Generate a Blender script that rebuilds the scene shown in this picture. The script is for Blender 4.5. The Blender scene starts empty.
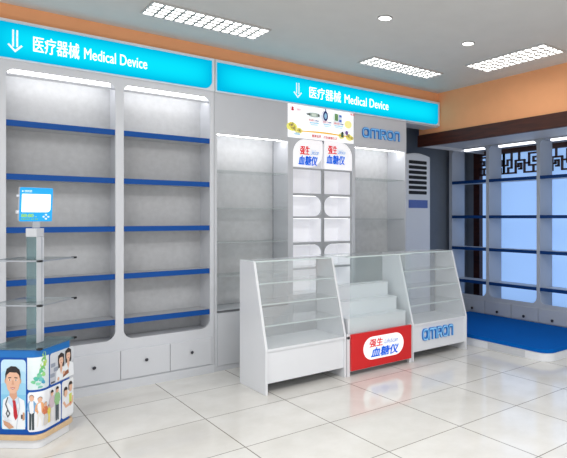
import bpy, bmesh, math
from mathutils import Matrix, Vector
from math import sin, cos, pi, radians

scene = bpy.context.scene
COL = scene.collection
scene.view_settings.view_transform = 'Standard'
scene.view_settings.look = 'None'
scene.view_settings.exposure = 0.13
scene.cycles.use_denoising = True
scene.cycles.max_bounces = 10
scene.cycles.transparent_max_bounces = 24
scene.cycles.caustics_reflective = False
scene.cycles.caustics_refractive = False

# ------------------------------------------------------------ materials
def lin(c):
    return tuple(((v / 255) / 12.92 if v / 255 <= .04045 else ((v / 255 + .055) / 1.055) ** 2.4) for v in c) + (1.0,)

def pbsdf(name):
    m = bpy.data.materials.new(name); m.use_nodes = True
    return m, m.node_tree, m.node_tree.nodes['Principled BSDF']

def mat(name, rgb, rough=.5, metal=0.0, var=.04, scale=6.0, emit=0.0, emit_rgb=None, spec=.5, bump=0.0):
    """plain painted / laminate surface: base colour with a faint procedural variation"""
    m, nt, b = pbsdf(name)
    c = lin(rgb)
    tc = nt.nodes.new('ShaderNodeTexCoord')
    nz = nt.nodes.new('ShaderNodeTexNoise'); nz.inputs['Scale'].default_value = scale; nz.inputs['Detail'].default_value = 5
    rp = nt.nodes.new('ShaderNodeValToRGB')
    rp.color_ramp.elements[0].position = .3; rp.color_ramp.elements[1].position = .7
    rp.color_ramp.elements[0].color = tuple(v * (1 - var) for v in c[:3]) + (1,)
    rp.color_ramp.elements[1].color = tuple(min(1, v * (1 + var)) for v in c[:3]) + (1,)
    nt.links.new(tc.outputs['Object'], nz.inputs['Vector'])
    nt.links.new(nz.outputs['Fac'], rp.inputs['Fac'])
    nt.links.new(rp.outputs['Color'], b.inputs['Base Color'])
    b.inputs['Roughness'].default_value = rough
    b.inputs['Metallic'].default_value = metal
    b.inputs['Specular IOR Level'].default_value = spec
    if emit:
        b.inputs['Emission Color'].default_value = lin(emit_rgb or rgb)
        b.inputs['Emission Strength'].default_value = emit
    if bump:
        bp = nt.nodes.new('ShaderNodeBump'); bp.inputs['Strength'].default_value = bump; bp.inputs['Distance'].default_value = .002
        nt.links.new(nz.outputs['Fac'], bp.inputs['Height']); nt.links.new(bp.outputs['Normal'], b.inputs['Normal'])
    return m

_flat = {}
def flat(rgb, emit=0.0):
    k = (tuple(rgb), emit)
    if k not in _flat:
        m, nt, b = pbsdf('ink_%02x%02x%02x' % tuple(int(v) for v in rgb))
        b.inputs['Base Color'].default_value = lin(rgb); b.inputs['Roughness'].default_value = .45
        if emit:
            b.inputs['Emission Color'].default_value = lin(rgb); b.inputs['Emission Strength'].default_value = emit
        _flat[k] = m
    return _flat[k]

def emitter(name, rgb, strength):
    m = bpy.data.materials.new(name); m.use_nodes = True; nt = m.node_tree
    nt.nodes.clear()
    o = nt.nodes.new('ShaderNodeOutputMaterial'); e = nt.nodes.new('ShaderNodeEmission')
    e.inputs['Color'].default_value = lin(rgb); e.inputs['Strength'].default_value = strength
    nt.links.new(e.outputs[0], o.inputs['Surface'])
    return m

def glass(name, tint=(.95, .985, .98), milk=.06, refl=.05, milk_rgb=(225, 235, 235)):
    m = bpy.data.materials.new(name); m.use_nodes = True; nt = m.node_tree
    nt.nodes.clear(); N = nt.nodes.new; L = nt.links.new
    o = N('ShaderNodeOutputMaterial')
    tr = N('ShaderNodeBsdfTransparent'); tr.inputs['Color'].default_value = tint + (1,)
    df = N('ShaderNodeBsdfDiffuse'); df.inputs['Color'].default_value = lin(milk_rgb)
    gl = N('ShaderNodeBsdfGlossy'); gl.inputs['Roughness'].default_value = .03
    lw = N('ShaderNodeLayerWeight'); lw.inputs['Blend'].default_value = .5
    pw = N('ShaderNodeMath'); pw.operation = 'POWER'; pw.inputs[1].default_value = 4
    L(lw.outputs['Facing'], pw.inputs[0])
    ma = N('ShaderNodeMath'); ma.operation = 'MULTIPLY_ADD'; ma.inputs[1].default_value = .5; ma.inputs[2].default_value = refl
    L(pw.outputs[0], ma.inputs[0])
    m1 = N('ShaderNodeMixShader'); m1.inputs[0].default_value = milk
    L(tr.outputs[0], m1.inputs[1]); L(df.outputs[0], m1.inputs[2])
    m2 = N('ShaderNodeMixShader'); L(ma.outputs[0], m2.inputs[0])
    L(m1.outputs[0], m2.inputs[1]); L(gl.outputs[0], m2.inputs[2])
    L(m2.outputs[0], o.inputs['Surface'])
    return m

def tile_material():
    m, nt, b = pbsdf('polished_floor_tile')
    N = nt.nodes.new; L = nt.links.new
    tc = N('ShaderNodeTexCoord'); mp = N('ShaderNodeMapping')
    mp.inputs['Location'].default_value = (-.255, -.030, 0)
    L(tc.outputs['Object'], mp.inputs['Vector'])
    br = N('ShaderNodeTexBrick'); br.offset = 0; br.squash = 1
    br.inputs['Scale'].default_value = 1; br.inputs['Brick Width'].default_value = .6; br.inputs['Row Height'].default_value = .6
    br.inputs['Mortar Size'].default_value = .0035; br.inputs['Mortar Smooth'].default_value = .1; br.inputs['Bias'].default_value = 0
    br.inputs['Color1'].default_value = lin((231, 229, 224)); br.inputs['Color2'].default_value = lin((226, 223, 217))
    br.inputs['Mortar'].default_value = lin((138, 132, 124))
    L(mp.outputs['Vector'], br.inputs['Vector'])
    nz = N('ShaderNodeTexNoise'); nz.inputs['Scale'].default_value = 3.5; nz.inputs['Detail'].default_value = 8; nz.inputs['Roughness'].default_value = .65
    L(tc.outputs['Object'], nz.inputs['Vector'])
    rp = N('ShaderNodeValToRGB'); rp.color_ramp.elements[0].color = (.9, .895, .88, 1); rp.color_ramp.elements[1].color = (1, 1, 1, 1)
    rp.color_ramp.elements[0].position = .35; rp.color_ramp.elements[1].position = .65
    L(nz.outputs['Fac'], rp.inputs['Fac'])
    mx = N('ShaderNodeMix'); mx.data_type = 'RGBA'; mx.blend_type = 'MULTIPLY'; mx.inputs['Factor'].default_value = 1
    L(br.outputs['Color'], mx.inputs['A']); L(rp.outputs['Color'], mx.inputs['B'])
    L(mx.outputs['Result'], b.inputs['Base Color'])
    b.inputs['Roughness'].default_value = .1; b.inputs['Specular IOR Level'].default_value = .5
    return m

def wood_material(name, a, c):
    m, nt, b = pbsdf(name); N = nt.nodes.new; L = nt.links.new
    tc = N('ShaderNodeTexCoord'); mp = N('ShaderNodeMapping'); mp.inputs['Scale'].default_value = (20, 2, 20)
    nz = N('ShaderNodeTexNoise'); nz.inputs['Scale'].default_value = 2; nz.inputs['Detail'].default_value = 6
    rp = N('ShaderNodeValToRGB'); rp.color_ramp.elements[0].color = lin(a); rp.color_ramp.elements[1].color = lin(c)
    rp.color_ramp.elements[0].position = .3; rp.color_ramp.elements[1].position = .7
    L(tc.outputs['Object'], mp.inputs['Vector']); L(mp.outputs['Vector'], nz.inputs['Vector'])
    L(nz.outputs['Fac'], rp.inputs['Fac']); L(rp.outputs['Color'], b.inputs['Base Color'])
    b.inputs['Roughness'].default_value = .5
    return m

def lightbox_material(name, edge, core, strength, z0, z1, xs):
    """backlit acrylic: brighter towards the tube in the middle of the box"""
    m = bpy.data.materials.new(name); m.use_nodes = True; nt = m.node_tree; nt.nodes.clear()
    N = nt.nodes.new; L = nt.links.new
    o = N('ShaderNodeOutputMaterial'); e = N('ShaderNodeEmission'); e.inputs['Strength'].default_value = strength
    tc = N('ShaderNodeTexCoord'); sp = N('ShaderNodeSeparateXYZ'); L(tc.outputs['Generated'], sp.inputs[0])
    def hump(sock, p):
        a = N('ShaderNodeMath'); a.operation = 'MULTIPLY_ADD'; a.inputs[1].default_value = 2; a.inputs[2].default_value = -1; L(sock, a.inputs[0])
        c = N('ShaderNodeMath'); c.operation = 'ABSOLUTE'; L(a.outputs[0], c.inputs[0])
        d = N('ShaderNodeMath'); d.operation = 'POWER'; d.inputs[1].default_value = p; L(c.outputs[0], d.inputs[0])
        f = N('ShaderNodeMath'); f.operation = 'SUBTRACT'; f.inputs[0].default_value = 1; L(d.outputs[0], f.inputs[1])
        return f.outputs[0]
    mu = N('ShaderNodeMath'); mu.operation = 'MULTIPLY'
    L(hump(sp.outputs['Z'], 2.2), mu.inputs[0]); L(hump(sp.outputs['X'], xs), mu.inputs[1])
    rp = N('ShaderNodeValToRGB'); rp.color_ramp.elements[0].color = lin(edge); rp.color_ramp.elements[1].color = lin(core)
    L(mu.outputs[0], rp.inputs['Fac']); L(rp.outputs['Color'], e.inputs['Color']); L(e.outputs[0], o.inputs['Surface'])
    return m

M = dict(
    floor=tile_material(),
    ceiling=mat('ceiling_paint', (208, 207, 204), .9, var=.02),
    orange=mat('orange_wall_paint', (243, 172, 122), .85, var=.02),
    dark=mat('dark_slate_wall', (108, 118, 132), .8, var=.05),
    white=mat('white_laminate', (226, 228, 232), .32, var=.012),
    cabgrey=mat('pale_grey_laminate', (208, 210, 215), .35, var=.012),
    cellgrey=mat('cell_frame_grey', (168, 170, 174), .4),
    rightgrey=mat('blue_grey_laminate', (172, 178, 188), .42, var=.015),
    greylam=mat('grey_laminate', (196, 198, 203), .38, var=.015),
    back=mat('mottled_back_panel', (190, 191, 193), .5, var=.06, scale=22),
    board=mat('shelf_board', (186, 188, 192), .45, var=.03),
    blue=mat('blue_shelf_edge', (0, 74, 152), .5, var=.02, spec=.25),
    navy=mat('navy_shelf_edge', (8, 54, 112), .5, var=.02, spec=.25),
    knob=mat('dark_metal_knob', (66, 66, 72), .3, metal=.7),
    seam=mat('dark_joint', (92, 94, 98), .7),
    orange_trim=wood_material('dark_stained_wood', (50, 18, 8), (78, 34, 18)),
    lattice=wood_material('dark_lattice_wood', (44, 16, 10), (66, 28, 18)),
    glass=glass('clear_glass', tint=(.97, .99, .99), milk=.05, refl=.02),
    showglass=glass('showcase_glass', tint=(.98, .99, .99), milk=.11, refl=.02, milk_rgb=(242, 245, 248)),
    topglass=glass('milky_top_glass', tint=(.97, .99, .99), milk=.42, refl=.02, milk_rgb=(242, 245, 248)),
    tealglass=glass('teal_acrylic', tint=(.62, .74, .76), milk=.25, refl=.05, milk_rgb=(150, 178, 180)),
    nedge=mat('niche_glass_edge', (166, 172, 174), .3),
    edge=mat('glass_edge', (206, 218, 218), .2),
    strip=emitter('light_strip_tube', (255, 255, 255), 6.0),
    strip2=emitter('niche_strip_tube', (255, 255, 255), 7.5),
    cellfill=emitter('cell_fill_glow', (255, 255, 255), 2.2),
    tube=emitter('visible_tube', (255, 255, 255), 1.6),
    striplow=emitter('right_light_strip_tube', (250, 252, 255), 2.2),
    fixture=emitter('ceiling_light_diffuser', (255, 254, 250), 5.0),
    louvreframe=mat('light_frame_metal', (186, 186, 184), .5),
    louvre=mat('louvre_metal', (128, 128, 126), .4),
    red=mat('red_sign_board', (214, 26, 30), .35, var=.02),
    matblue=mat('blue_carpet', (0, 92, 178), .9, spec=.1, var=.05, scale=60, bump=.2),
    metal=mat('brushed_metal', (170, 174, 180), .3, metal=.6),
    black=mat('black_rubber', (20, 20, 22), .5),
    slot=mat('black_vent_slot', (12, 12, 14), .6),
    acbody=mat('ac_white_plastic', (214, 218, 224), .4, var=.01),
    acblue=mat('ac_display_blue', (84, 104, 168), .3),
    kblue=mat('kiosk_blue', (0, 78, 168), .4, spec=.3, var=.02),
    kblue2=mat('kiosk_light_blue', (0, 108, 186), .4, var=.02),
    tan=mat('beech_strip', (214, 184, 146), .5, var=.05, scale=20),
)
M['luminous'] = mat('luminous_cell_panel', (235, 235, 238), .5, emit=.17, emit_rgb=(250, 250, 255))  # faint glow put into the cell panels so shaded faces read white
M['pane'] = mat('pale_blue_pane', (140, 170, 215), .25, var=.015, scale=.8, emit=.72, emit_rgb=(156, 196, 250))

# ------------------------------------------------------------ objects
def link(o, parent=None):
    COL.objects.link(o)
    if parent is not None: o.parent = parent
    return o

ROOT = {}
def thing(name, label, cat, loc, group=None):
    o = bpy.data.objects.new(name, None); o.empty_display_size = .1
    o.location = loc; o['label'] = label; o['category'] = cat
    if group: o['group'] = group
    link(o); ROOT[o.name] = Vector(loc)
    return o

def tag(o, label, cat, group=None):
    o['label'] = label; o['category'] = cat
    if group: o['group'] = group
    return o

def rootloc(p):
    while p.parent is not None: p = p.parent
    return Vector(p.location)

class MB:
    def __init__(s): s.bm = bmesh.new(); s.mats = []
    def mi(s, m):
        if m not in s.mats: s.mats.append(m)
        return s.mats.index(m)
    def faces(s, vs, fs, m, T=None, smooth=False):
        k = s.mi(m); bv = [s.bm.verts.new((T @ Vector(v)) if T is not None else v) for v in vs]
        for f in fs:
            try:
                F = s.bm.faces.new([bv[i] for i in f]); F.material_index = k; F.smooth = smooth
            except ValueError: pass
        return s
    def box(s, x0, x1, y0, y1, z0, z1, m, T=None):
        vs = [(x, y, z) for x in (x0, x1) for y in (y0, y1) for z in (z0, z1)]
        return s.faces(vs, [(0, 1, 3, 2), (4, 6, 7, 5), (0, 4, 5, 1), (2, 3, 7, 6), (0, 2, 6, 4), (1, 5, 7, 3)], m, T)
    def prism(s, pts, d0, d1, m, T):
        """outline pts (a,b) in the frame's xy plane, extruded along its z from d0 to d1"""
        n = len(pts)
        vs = [(a, b, d0) for a, b in pts] + [(a, b, d1) for a, b in pts]
        fs = [tuple(range(n))[::-1], tuple(range(n, 2 * n))] + [(i, (i + 1) % n, n + (i + 1) % n, n + i) for i in range(n)]
        return s.faces(vs, fs, m, T)
    def cyl(s, c, axis, r0, r1, h, m, n=20, smooth=True):
        ax = Vector(axis).normalized(); q = Vector((0, 0, 1)).rotation_difference(ax).to_matrix().to_4x4()
        T = Matrix.Translation(Vector(c)) @ q
        vs = [(r0 * cos(2 * pi * i / n), r0 * sin(2 * pi * i / n), 0) for i in range(n)] + [(r1 * cos(2 * pi * i / n), r1 * sin(2 * pi * i / n), h) for i in range(n)]
        s.faces(vs, [tuple(range(n))[::-1], tuple(range(n, 2 * n))], m, T)
        s.faces(vs, [(i, (i + 1) % n, n + (i + 1) % n, n + i) for i in range(n)], m, T, smooth)
        return s
    def mesh(s, me, T, m):
        k = s.mi(m); vs = [s.bm.verts.new(T @ v.co) for v in me.vertices]
        for p in me.polygons:
            try:
                F = s.bm.faces.new([vs[i] for i in p.vertices]); F.material_index = k
            except ValueError: pass
        return s
    def build(s, name, parent=None, label=None, kind=None, bevel=0.0, origin=None):
        off = rootloc(parent) if parent is not None else Vector(origin or (0, 0, 0))
        bmesh.ops.translate(s.bm, verts=s.bm.verts, vec=-off)
        bmesh.ops.recalc_face_normals(s.bm, faces=s.bm.faces)
        me = bpy.data.meshes.new(name); s.bm.to_mesh(me); s.bm.free()
        for m in s.mats: me.materials.append(m)
        o = bpy.data.objects.new(name, me); link(o, parent)
        if parent is None: o.location = off
        if label: o['label'] = label
        if kind: o['kind'] = kind
        if bevel:
            b = o.modifiers.new('bevel', 'BEVEL'); b.width = bevel; b.segments = 2; b.limit_method = 'ANGLE'; b.angle_limit = radians(40)
        return o

def frame(o, ux, uy):
    ux, uy = Vector(ux).normalized(), Vector(uy).normalized(); uz = ux.cross(uy)
    T = Matrix.Identity(4)
    for i in range(3): T[i][0], T[i][1], T[i][2], T[i][3] = ux[i], uy[i], uz[i], o[i]
    return T
def back_frame(y): return frame((0, y, 0), (1, 0, 0), (0, 0, 1))       # local a = world X, b = world Z, normal towards the viewer (-Y)
def right_frame(x): return frame((x, 0, 0), (0, -1, 0), (0, 0, 1))     # local a = -Y, b = Z, normal -X

def rr(x0, y0, x1, y1, r, n=7):
    """rounded rectangle; r is a radius or (bl, br, tr, tl)"""
    if not isinstance(r, (tuple, list)): r = (r,) * 4
    P = []
    for (cx, cy, sx, sy, a0, q) in ((x0, y0, 1, 1, pi, r[0]), (x1, y0, -1, 1, 1.5 * pi, r[1]), (x1, y1, -1, -1, 0, r[2]), (x0, y1, 1, -1, .5 * pi, r[3])):
        if q <= 0: P.append((cx, cy)); continue
        for i in range(n + 1):
            a = a0 + i * (pi / 2) / n
            P.append((cx + sx * q + q * cos(a), cy + sy * q + q * sin(a)))
    return P

def curve_mesh(cu):
    o = bpy.data.objects.new('tmp', cu); COL.objects.link(o)
    bpy.context.view_layer.update()
    me = bpy.data.meshes.new_from_object(o.evaluated_get(bpy.context.evaluated_depsgraph_get()))
    bpy.data.objects.remove(o)
    return me

def plate(loops, t):
    """filled outline with holes, thickness t, front face at local z = t, back at 0"""
    cu = bpy.data.curves.new('plate', 'CURVE'); cu.dimensions = '2D'; cu.fill_mode = 'BOTH'; cu.extrude = t / 2
    for lp in loops:
        sp = cu.splines.new('POLY'); sp.points.add(len(lp) - 1)
        for p, q in zip(sp.points, lp): p.co = (q[0], q[1], 0, 1)
        sp.use_cyclic_u = True
    me = curve_mesh(cu)
    me.transform(Matrix.Translation((0, 0, t / 2)))
    return me

def text_mesh(s, x0, y0, x1, y1, t=.002, bold=0.0, shear=0.0):
    """lettering fitted into the rectangle; bold thickens the strokes by overlaid copies"""
    h = (y1 - y0) * bold
    me = _text_mesh(s, x0 + h, y0 + h * .5, x1 - h, y1 - h * .5, t, shear)
    if bold:
        b = bmesh.new()
        for dx, dy in ((-h, 0), (h, 0), (0, -h * .5), (0, h * .5)):
            m2 = me.copy(); m2.transform(Matrix.Translation((dx, dy, 0))); b.from_mesh(m2)
        b.to_mesh(me); b.free()
    return me
def _text_mesh(s, x0, y0, x1, y1, t=.002, shear=0.0):
    """lettering fitted into the rectangle"""
    cu = bpy.data.curves.new('text', 'FONT'); cu.body = s; cu.size = 1; cu.extrude = 0; cu.shear = shear; cu.fill_mode = 'FRONT'; cu.resolution_u = 3
    me = curve_mesh(cu)
    xs = [v.co.x for v in me.vertices]; ys = [v.co.y for v in me.vertices]
    if not xs: return me
    ax, bx, ay, by = min(xs), max(xs), min(ys), max(ys)
    for v in me.vertices:
        v.co.x = x0 + (v.co.x - ax) * (x1 - x0) / (bx - ax); v.co.y = y0 + (v.co.y - ay) * (y1 - y0) / (by - ay); v.co.z = t
    return me

def stroke(pts, w):
    """outline of a polyline of width w with mitred corners"""
    P = [Vector(p) for p in pts]; n = len(P); Lf, Rt = [], []
    for i in range(n):
        d1 = (P[i] - P[i - 1]).normalized() if i else None
        d2 = (P[i + 1] - P[i]).normalized() if i < n - 1 else None
        d = d1 if d2 is None else d2 if d1 is None else (d1 + d2).normalized()
        nn = Vector((-d.y, d.x)); k = 1.0
        if d1 is not None and d2 is not None: k = 1 / max(.35, nn.dot(Vector((-d1.y, d1.x))))
        Lf.append(tuple(P[i] + nn * w / 2 * k)); Rt.append(tuple(P[i] - nn * w / 2 * k))
    return Lf + Rt[::-1]

def ell(cx, cy, rx, ry, n=18, a0=0, a1=2 * pi):
    full = abs(a1 - a0 - 2 * pi) < 1e-6
    return [(cx + rx * cos(a0 + (a1 - a0) * i / (n if full else n - 1)), cy + ry * sin(a0 + (a1 - a0) * i / (n if full else n - 1))) for i in range(n)]

def structure(name, mb, bevel=0): return mb.build(name, kind='structure', bevel=bevel)

# ------------------------------------------------------------ key dimensions
H_CEIL = 2.857
YF = 4.705           # front plane of the wall furniture on the back wall
YW = 5.36            # back wall
XS = 5.55            # front plane of the right-hand shelving
XW = 6.0             # right wall

# ------------------------------------------------------------ the setting
structure('floor', MB().box(-2.2, 6.3, -1.2, YW, -.05, 0, M['floor']))
structure('ceiling', MB().box(-2.2, 6.3, -1.2, YW + .12, H_CEIL, H_CEIL + .05, M['ceiling']))
structure('wall_back', MB().box(-2.2, 6.3, YW, YW + .12, 0, H_CEIL, M['dark']))
structure('wall_back_bulkhead', MB().box(-2.2, 4.756, YF + .002, 4.96, 2.47, H_CEIL, M['orange']).box(-2.2, 4.756, YF + .002, 4.96, 2.445, 2.47, M['white']))
structure('wall_right_bulkhead', MB().box(4.756, XW, -1.2, 5.04, 2.30, H_CEIL, M['orange']).box(4.756, XW, -1.2, 5.04, 2.282, 2.30, M['greylam']).box(4.776, XW, 5.02, 5.04, 2.242, 2.282, M['greylam']))
structure('trim_1', MB().box(4.728, 4.775, -1.2, 5.04, 2.236, 2.382, M['orange_trim']), bevel=.003)
WZ0, WZ1, WY0, WY1 = .15, 2.36, 2.6, 5.215
structure('wall_right', MB().box(XW, XW + .12, WY1, YW, 0, H_CEIL, M['dark']).box(XW, XW + .12, -1.2, WY0, 0, H_CEIL, M['dark'])
          .box(XW, XW + .12, WY0, WY1, WZ1, H_CEIL, M['dark']).box(XW, XW + .12, WY0, WY1, 0, WZ0, M['dark']))
# window in the right wall: brown posts and head beam, pale blue pane, fretwork under the beam
win = MB().box(XW + .07, XW + .085, WY0, WY1, WZ0, WZ1, M['pane']).build('window_1', kind='structure')
MB().box(XW - .01, XW + .06, 5.105, WY1, WZ0, WZ1, M['lattice']).box(XW - .01, XW + .06, WY0, WY0 + .11, WZ0, WZ1, M['lattice']) \
    .box(XW - .01, XW + .06, WY0 + .11, 5.105, 2.222, WZ1, M['lattice']).box(XW - .01, XW + .06, WY0 + .11, 5.105, WZ0, WZ0 + .06, M['lattice']).build('window_frame', win)
FRET = [[(0, 10), (0, 0), (7, 0), (7, 6), (12, 6), (12, 0), (20, 0)], [(0, 4), (2.2, 4), (2.2, 6.6), (4.6, 6.6)], [(4.6, 10), (4.6, 2.6), (2.6, 2.6), (2.6, 0)],
        [(7, 3), (8.6, 3), (8.6, 4.4), (10.2, 4.4), (10.2, 1.8), (9, 1.8)], [(20, 9), (14.6, 9), (14.6, 3.2), (20, 3.2)],
        [(20, 7), (17, 7), (17, 5), (18.6, 5)], [(12, 4.4), (14.6, 4.4)], [(17, 3.2), (17, 0)], [(9, 10), (9, 6)], [(20, 10), (20, 0)]]
T = right_frame(XW + .035)
for a0, flip in ((-5.105 + .0, True), (-4.70, False), (-4.14, False), (-3.58, False), (-3.02, False)):
    wd = .405 if flip else .56
    f = MB()
    for pl in FRET:
        q = [((wd - x * wd / 20 if flip else x * wd / 20) + a0, 1.952 + y * .027) for x, y in pl]
        for i in range(len(q) - 1):
            (xa, ya), (xb, yb) = q[i], q[i + 1]
            hw = .0105
            f.prism([(min(xa, xb) - hw, min(ya, yb) - hw), (max(xa, xb) + hw, min(ya, yb) - hw), (max(xa, xb) + hw, max(ya, yb) + hw), (min(xa, xb) - hw, max(ya, yb) + hw)], 0, .03, M['lattice'], T)
    if a0 < -3.02: f.build('fretwork', win)
    else: f.bm.free()

# ------------------------------------------------------------ ceiling lights
def ceiling_light(x0, x1, y0, y1, label, nx, ny):
    cx, cy = (x0 + x1) / 2, (y0 + y1) / 2
    t = thing('ceiling_light', label, 'ceiling light', (cx, cy, H_CEIL), 'louvred ceiling lights')
    z1 = H_CEIL - .001
    MB().box(x0, x1, y0, y1, z1 - .004, z1, M['fixture']).build('diffuser', t)
    fr = MB(); w = .012
    for b in ((x0 - w, x1 + w, y0 - w, y0), (x0 - w, x1 + w, y1, y1 + w), (x0 - w, x0, y0, y1), (x1, x1 + w, y0, y1)): fr.box(*b, z1 - .012, z1, M['louvreframe'])
    fr.build('light_frame', t)
    g = MB(); h = .0065
    for i in range(1, nx): x = x0 + (x1 - x0) * i / nx; g.box(x - h, x + h, y0, y1, z1 - .013, z1 - .005, M['louvre'])
    for i in range(1, ny): y = y0 + (y1 - y0) * i / ny; g.box(x0, x1, y - h, y + h, z1 - .013, z1 - .005, M['louvre'])
    g.build('louvre', t)
ceiling_light(1.235, 2.118, 3.985, 4.255, 'louvred rectangular ceiling light above the left header sign', 12, 4)
ceiling_light(3.215, 4.118, 4.018, 4.242, 'louvred ceiling light above the right end of the long header sign', 12, 4)
ceiling_light(4.085, 4.40, 2.765, 3.648, 'louvred ceiling light running along the orange right wall', 4, 12)
for (x, y, lab) in ((2.652, 3.182, 'round recessed downlight nearer the camera and farther left'), (3.581, 3.18, 'round recessed downlight between the two right ceiling lights')):
    t = thing('downlight', lab, 'downlight', (x, y, H_CEIL), 'round downlights')
    MB().cyl((x, y, H_CEIL - .006), (0, 0, 1), .048, .048, .005, M['fixture'], 28).build('lens', t)
    rg = MB()
    n = 28; vs = [(x + r * cos(2 * pi * i / n), y + r * sin(2 * pi * i / n), z) for r, z in ((.048, H_CEIL - .009), (.058, H_CEIL - .001)) for i in range(n)]
    rg.faces(vs, [(i, (i + 1) % n, n + (i + 1) % n, n + i) for i in range(n)], M['louvre']); rg.build('trim_ring', t)

# ------------------------------------------------------------ left wall cabinet, two bays
cab = thing('wall_cabinet', 'tall white wall cabinet with two rounded bays of blue-edged shelves and drawers', 'cabinet', (1.172, YF, 0))
CX0, CX1 = .385, 1.953
bays = [(.456, 1.160), (1.220, 1.918)]
BZ0, BZ1 = .392, 2.402
pl = plate([rr(CX0, 0, CX1, 2.465, 0)] + [rr(a, BZ0, b, BZ1, (.075, .075, .05, .05)) for a, b in bays], .022)
MB().mesh(pl, back_frame(YF), M['cabgrey']).build('front_frame', cab)
c = MB().box(CX0, CX0 + .02, YF, 5.0, 0, 2.46, M['cabgrey']).box(CX1 - .025, CX1 - .005, YF, 5.0, 0, 2.46, M['cabgrey']).box(1.18, 1.20, YF, 4.96, .36, 2.44, M['cabgrey'])
c.box(CX0, CX1 - .005, YF, 5.0, 2.44, 2.46, M['cabgrey']).box(CX0 + .02, CX1 - .025, YF, 4.96, .36, .38, M['cabgrey'])
c.build('carcass', cab)
MB().box(CX0 + .02, CX1 - .025, 4.93, 4.96, .38, 2.44, M['back']).build('back_panel', cab)
for a, b in bays:
    for i, z in enumerate((2.034, 1.655, 1.277, .902, .545)):
        sh = MB().box(a - .015, b + .015, YF + .006, 4.93, z - .03, z + .005, M['board']).build('shelf', cab)
        MB().box(a + .001, b - .001, YF - .014, YF + .006, z - .034, z + .008, M['blue']).build('shelf_edge', sh, label='blue shelf edge strip')
    ls = MB().box(a + .02, b - .02, YF + .045, YF + .10, 2.388, 2.418, M['strip']).build('light_strip', cab)
    MB().box(a - .01, b + .01, YF + .026, YF + .045, 2.362, 2.376, M['greylam']).build('valance', ls)
    MB().box(a + .02, b - .02, YF + .030, YF + .044, 2.378, 2.398, M['tube']).build('tube', ls)
for x0, x1, zz in ((.436, .812, .3), (.816, 1.192, 0), (1.196, 1.572, 0), (1.576, 1.926, 0)):
    d = MB().box(x0, x1, YF - .037, YF - .022, .082, .308, M['cabgrey']).build('drawer', cab, bevel=.002)
    k = MB(); kx = (x0 + x1) / 2
    k.cyl((kx, YF - .037, .21), (0, -1, 0), .006, .006, .008, M['knob']).cyl((kx, YF - .045, .21), (0, -1, 0), .0105, .013, .008, M['knob']).cyl((kx, YF - .053, .21), (0, -1, 0), .013, .007, .004, M['knob'])
    k.build('knob', d)
MB().box(CX0, CX1, YF - .03, YF - .022, .0, .07, M['cabgrey']).build('plinth', cab)

# ------------------------------------------------------------ header signs
FW = flat((250, 254, 255), .28)
def header_sign(x0, x1, x1b, r, label, z0, z1, txt, xs):
    s = thing('header_sign', label, 'sign', ((x0 + x1) / 2, YF, 2.45), None)
    T = back_frame(4.662)
    pl = plate([rr(x0 - .012, z0 - .012, x1b, 2.74, 0)], .035)
    MB().mesh(pl, back_frame(YF - .004), M['white']).build('sign_box', s)
    pl = plate([rr(x0, z0, x1, z1, (0, r, 0, 0), 10)], .004)
    m = lightbox_material('cyan_lightbox', (0, 176, 220), (8, 222, 248), 1.0, z0, z1, xs)
    MB().mesh(pl, T, m).build('sign_face', s, label='glowing cyan sign face')
    T2 = back_frame(4.657)
    a = txt['arrow']; ar = MB(); cx = (a[0] + a[1]) / 2; zt, zb = a[2], a[3]; hw = (a[1] - a[0]) / 2; w = .0105
    ar.prism(stroke([(cx - hw * .3, zt), (cx - hw * .3, zb + hw * .75)], w), 0, .003, FW, T2).prism(stroke([(cx + hw * .3, zt), (cx + hw * .3, zb + hw * .75)], w), 0, .003, FW, T2)
    ar.prism(stroke([(cx - hw, zb + hw * 1.1), (cx, zb), (cx + hw, zb + hw * 1.1)], w * 1.15), 0, .003, FW, T2)
    ar.build('arrow', s)
    q = txt['cn']; MB().mesh(text_mesh('医疗器械', *q, bold=.014), T2, FW).build('lettering', s)
    q = txt['en']; MB().mesh(text_mesh('Medical Device', *q, bold=.012), T2, FW).build('lettering', s)
header_sign(.385, 1.926, 1.952, .07, 'cyan lit header sign over the left cabinet, the shorter one', 2.470, 2.716,
            dict(arrow=(.466, .546, 2.668, 2.52), cn=(.612, 2.535, .905, 2.652), en=(.936, 2.546, 1.388, 2.63)), 10)
header_sign(1.972, 4.712, 4.746, .05, 'long cyan lit header sign over the middle display wall', 2.466, 2.712,
            dict(arrow=(2.737, 2.822, 2.66, 2.523), cn=(2.91, 2.535, 3.29, 2.65), en=(3.335, 2.54, 3.93, 2.632)), 14)

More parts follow.
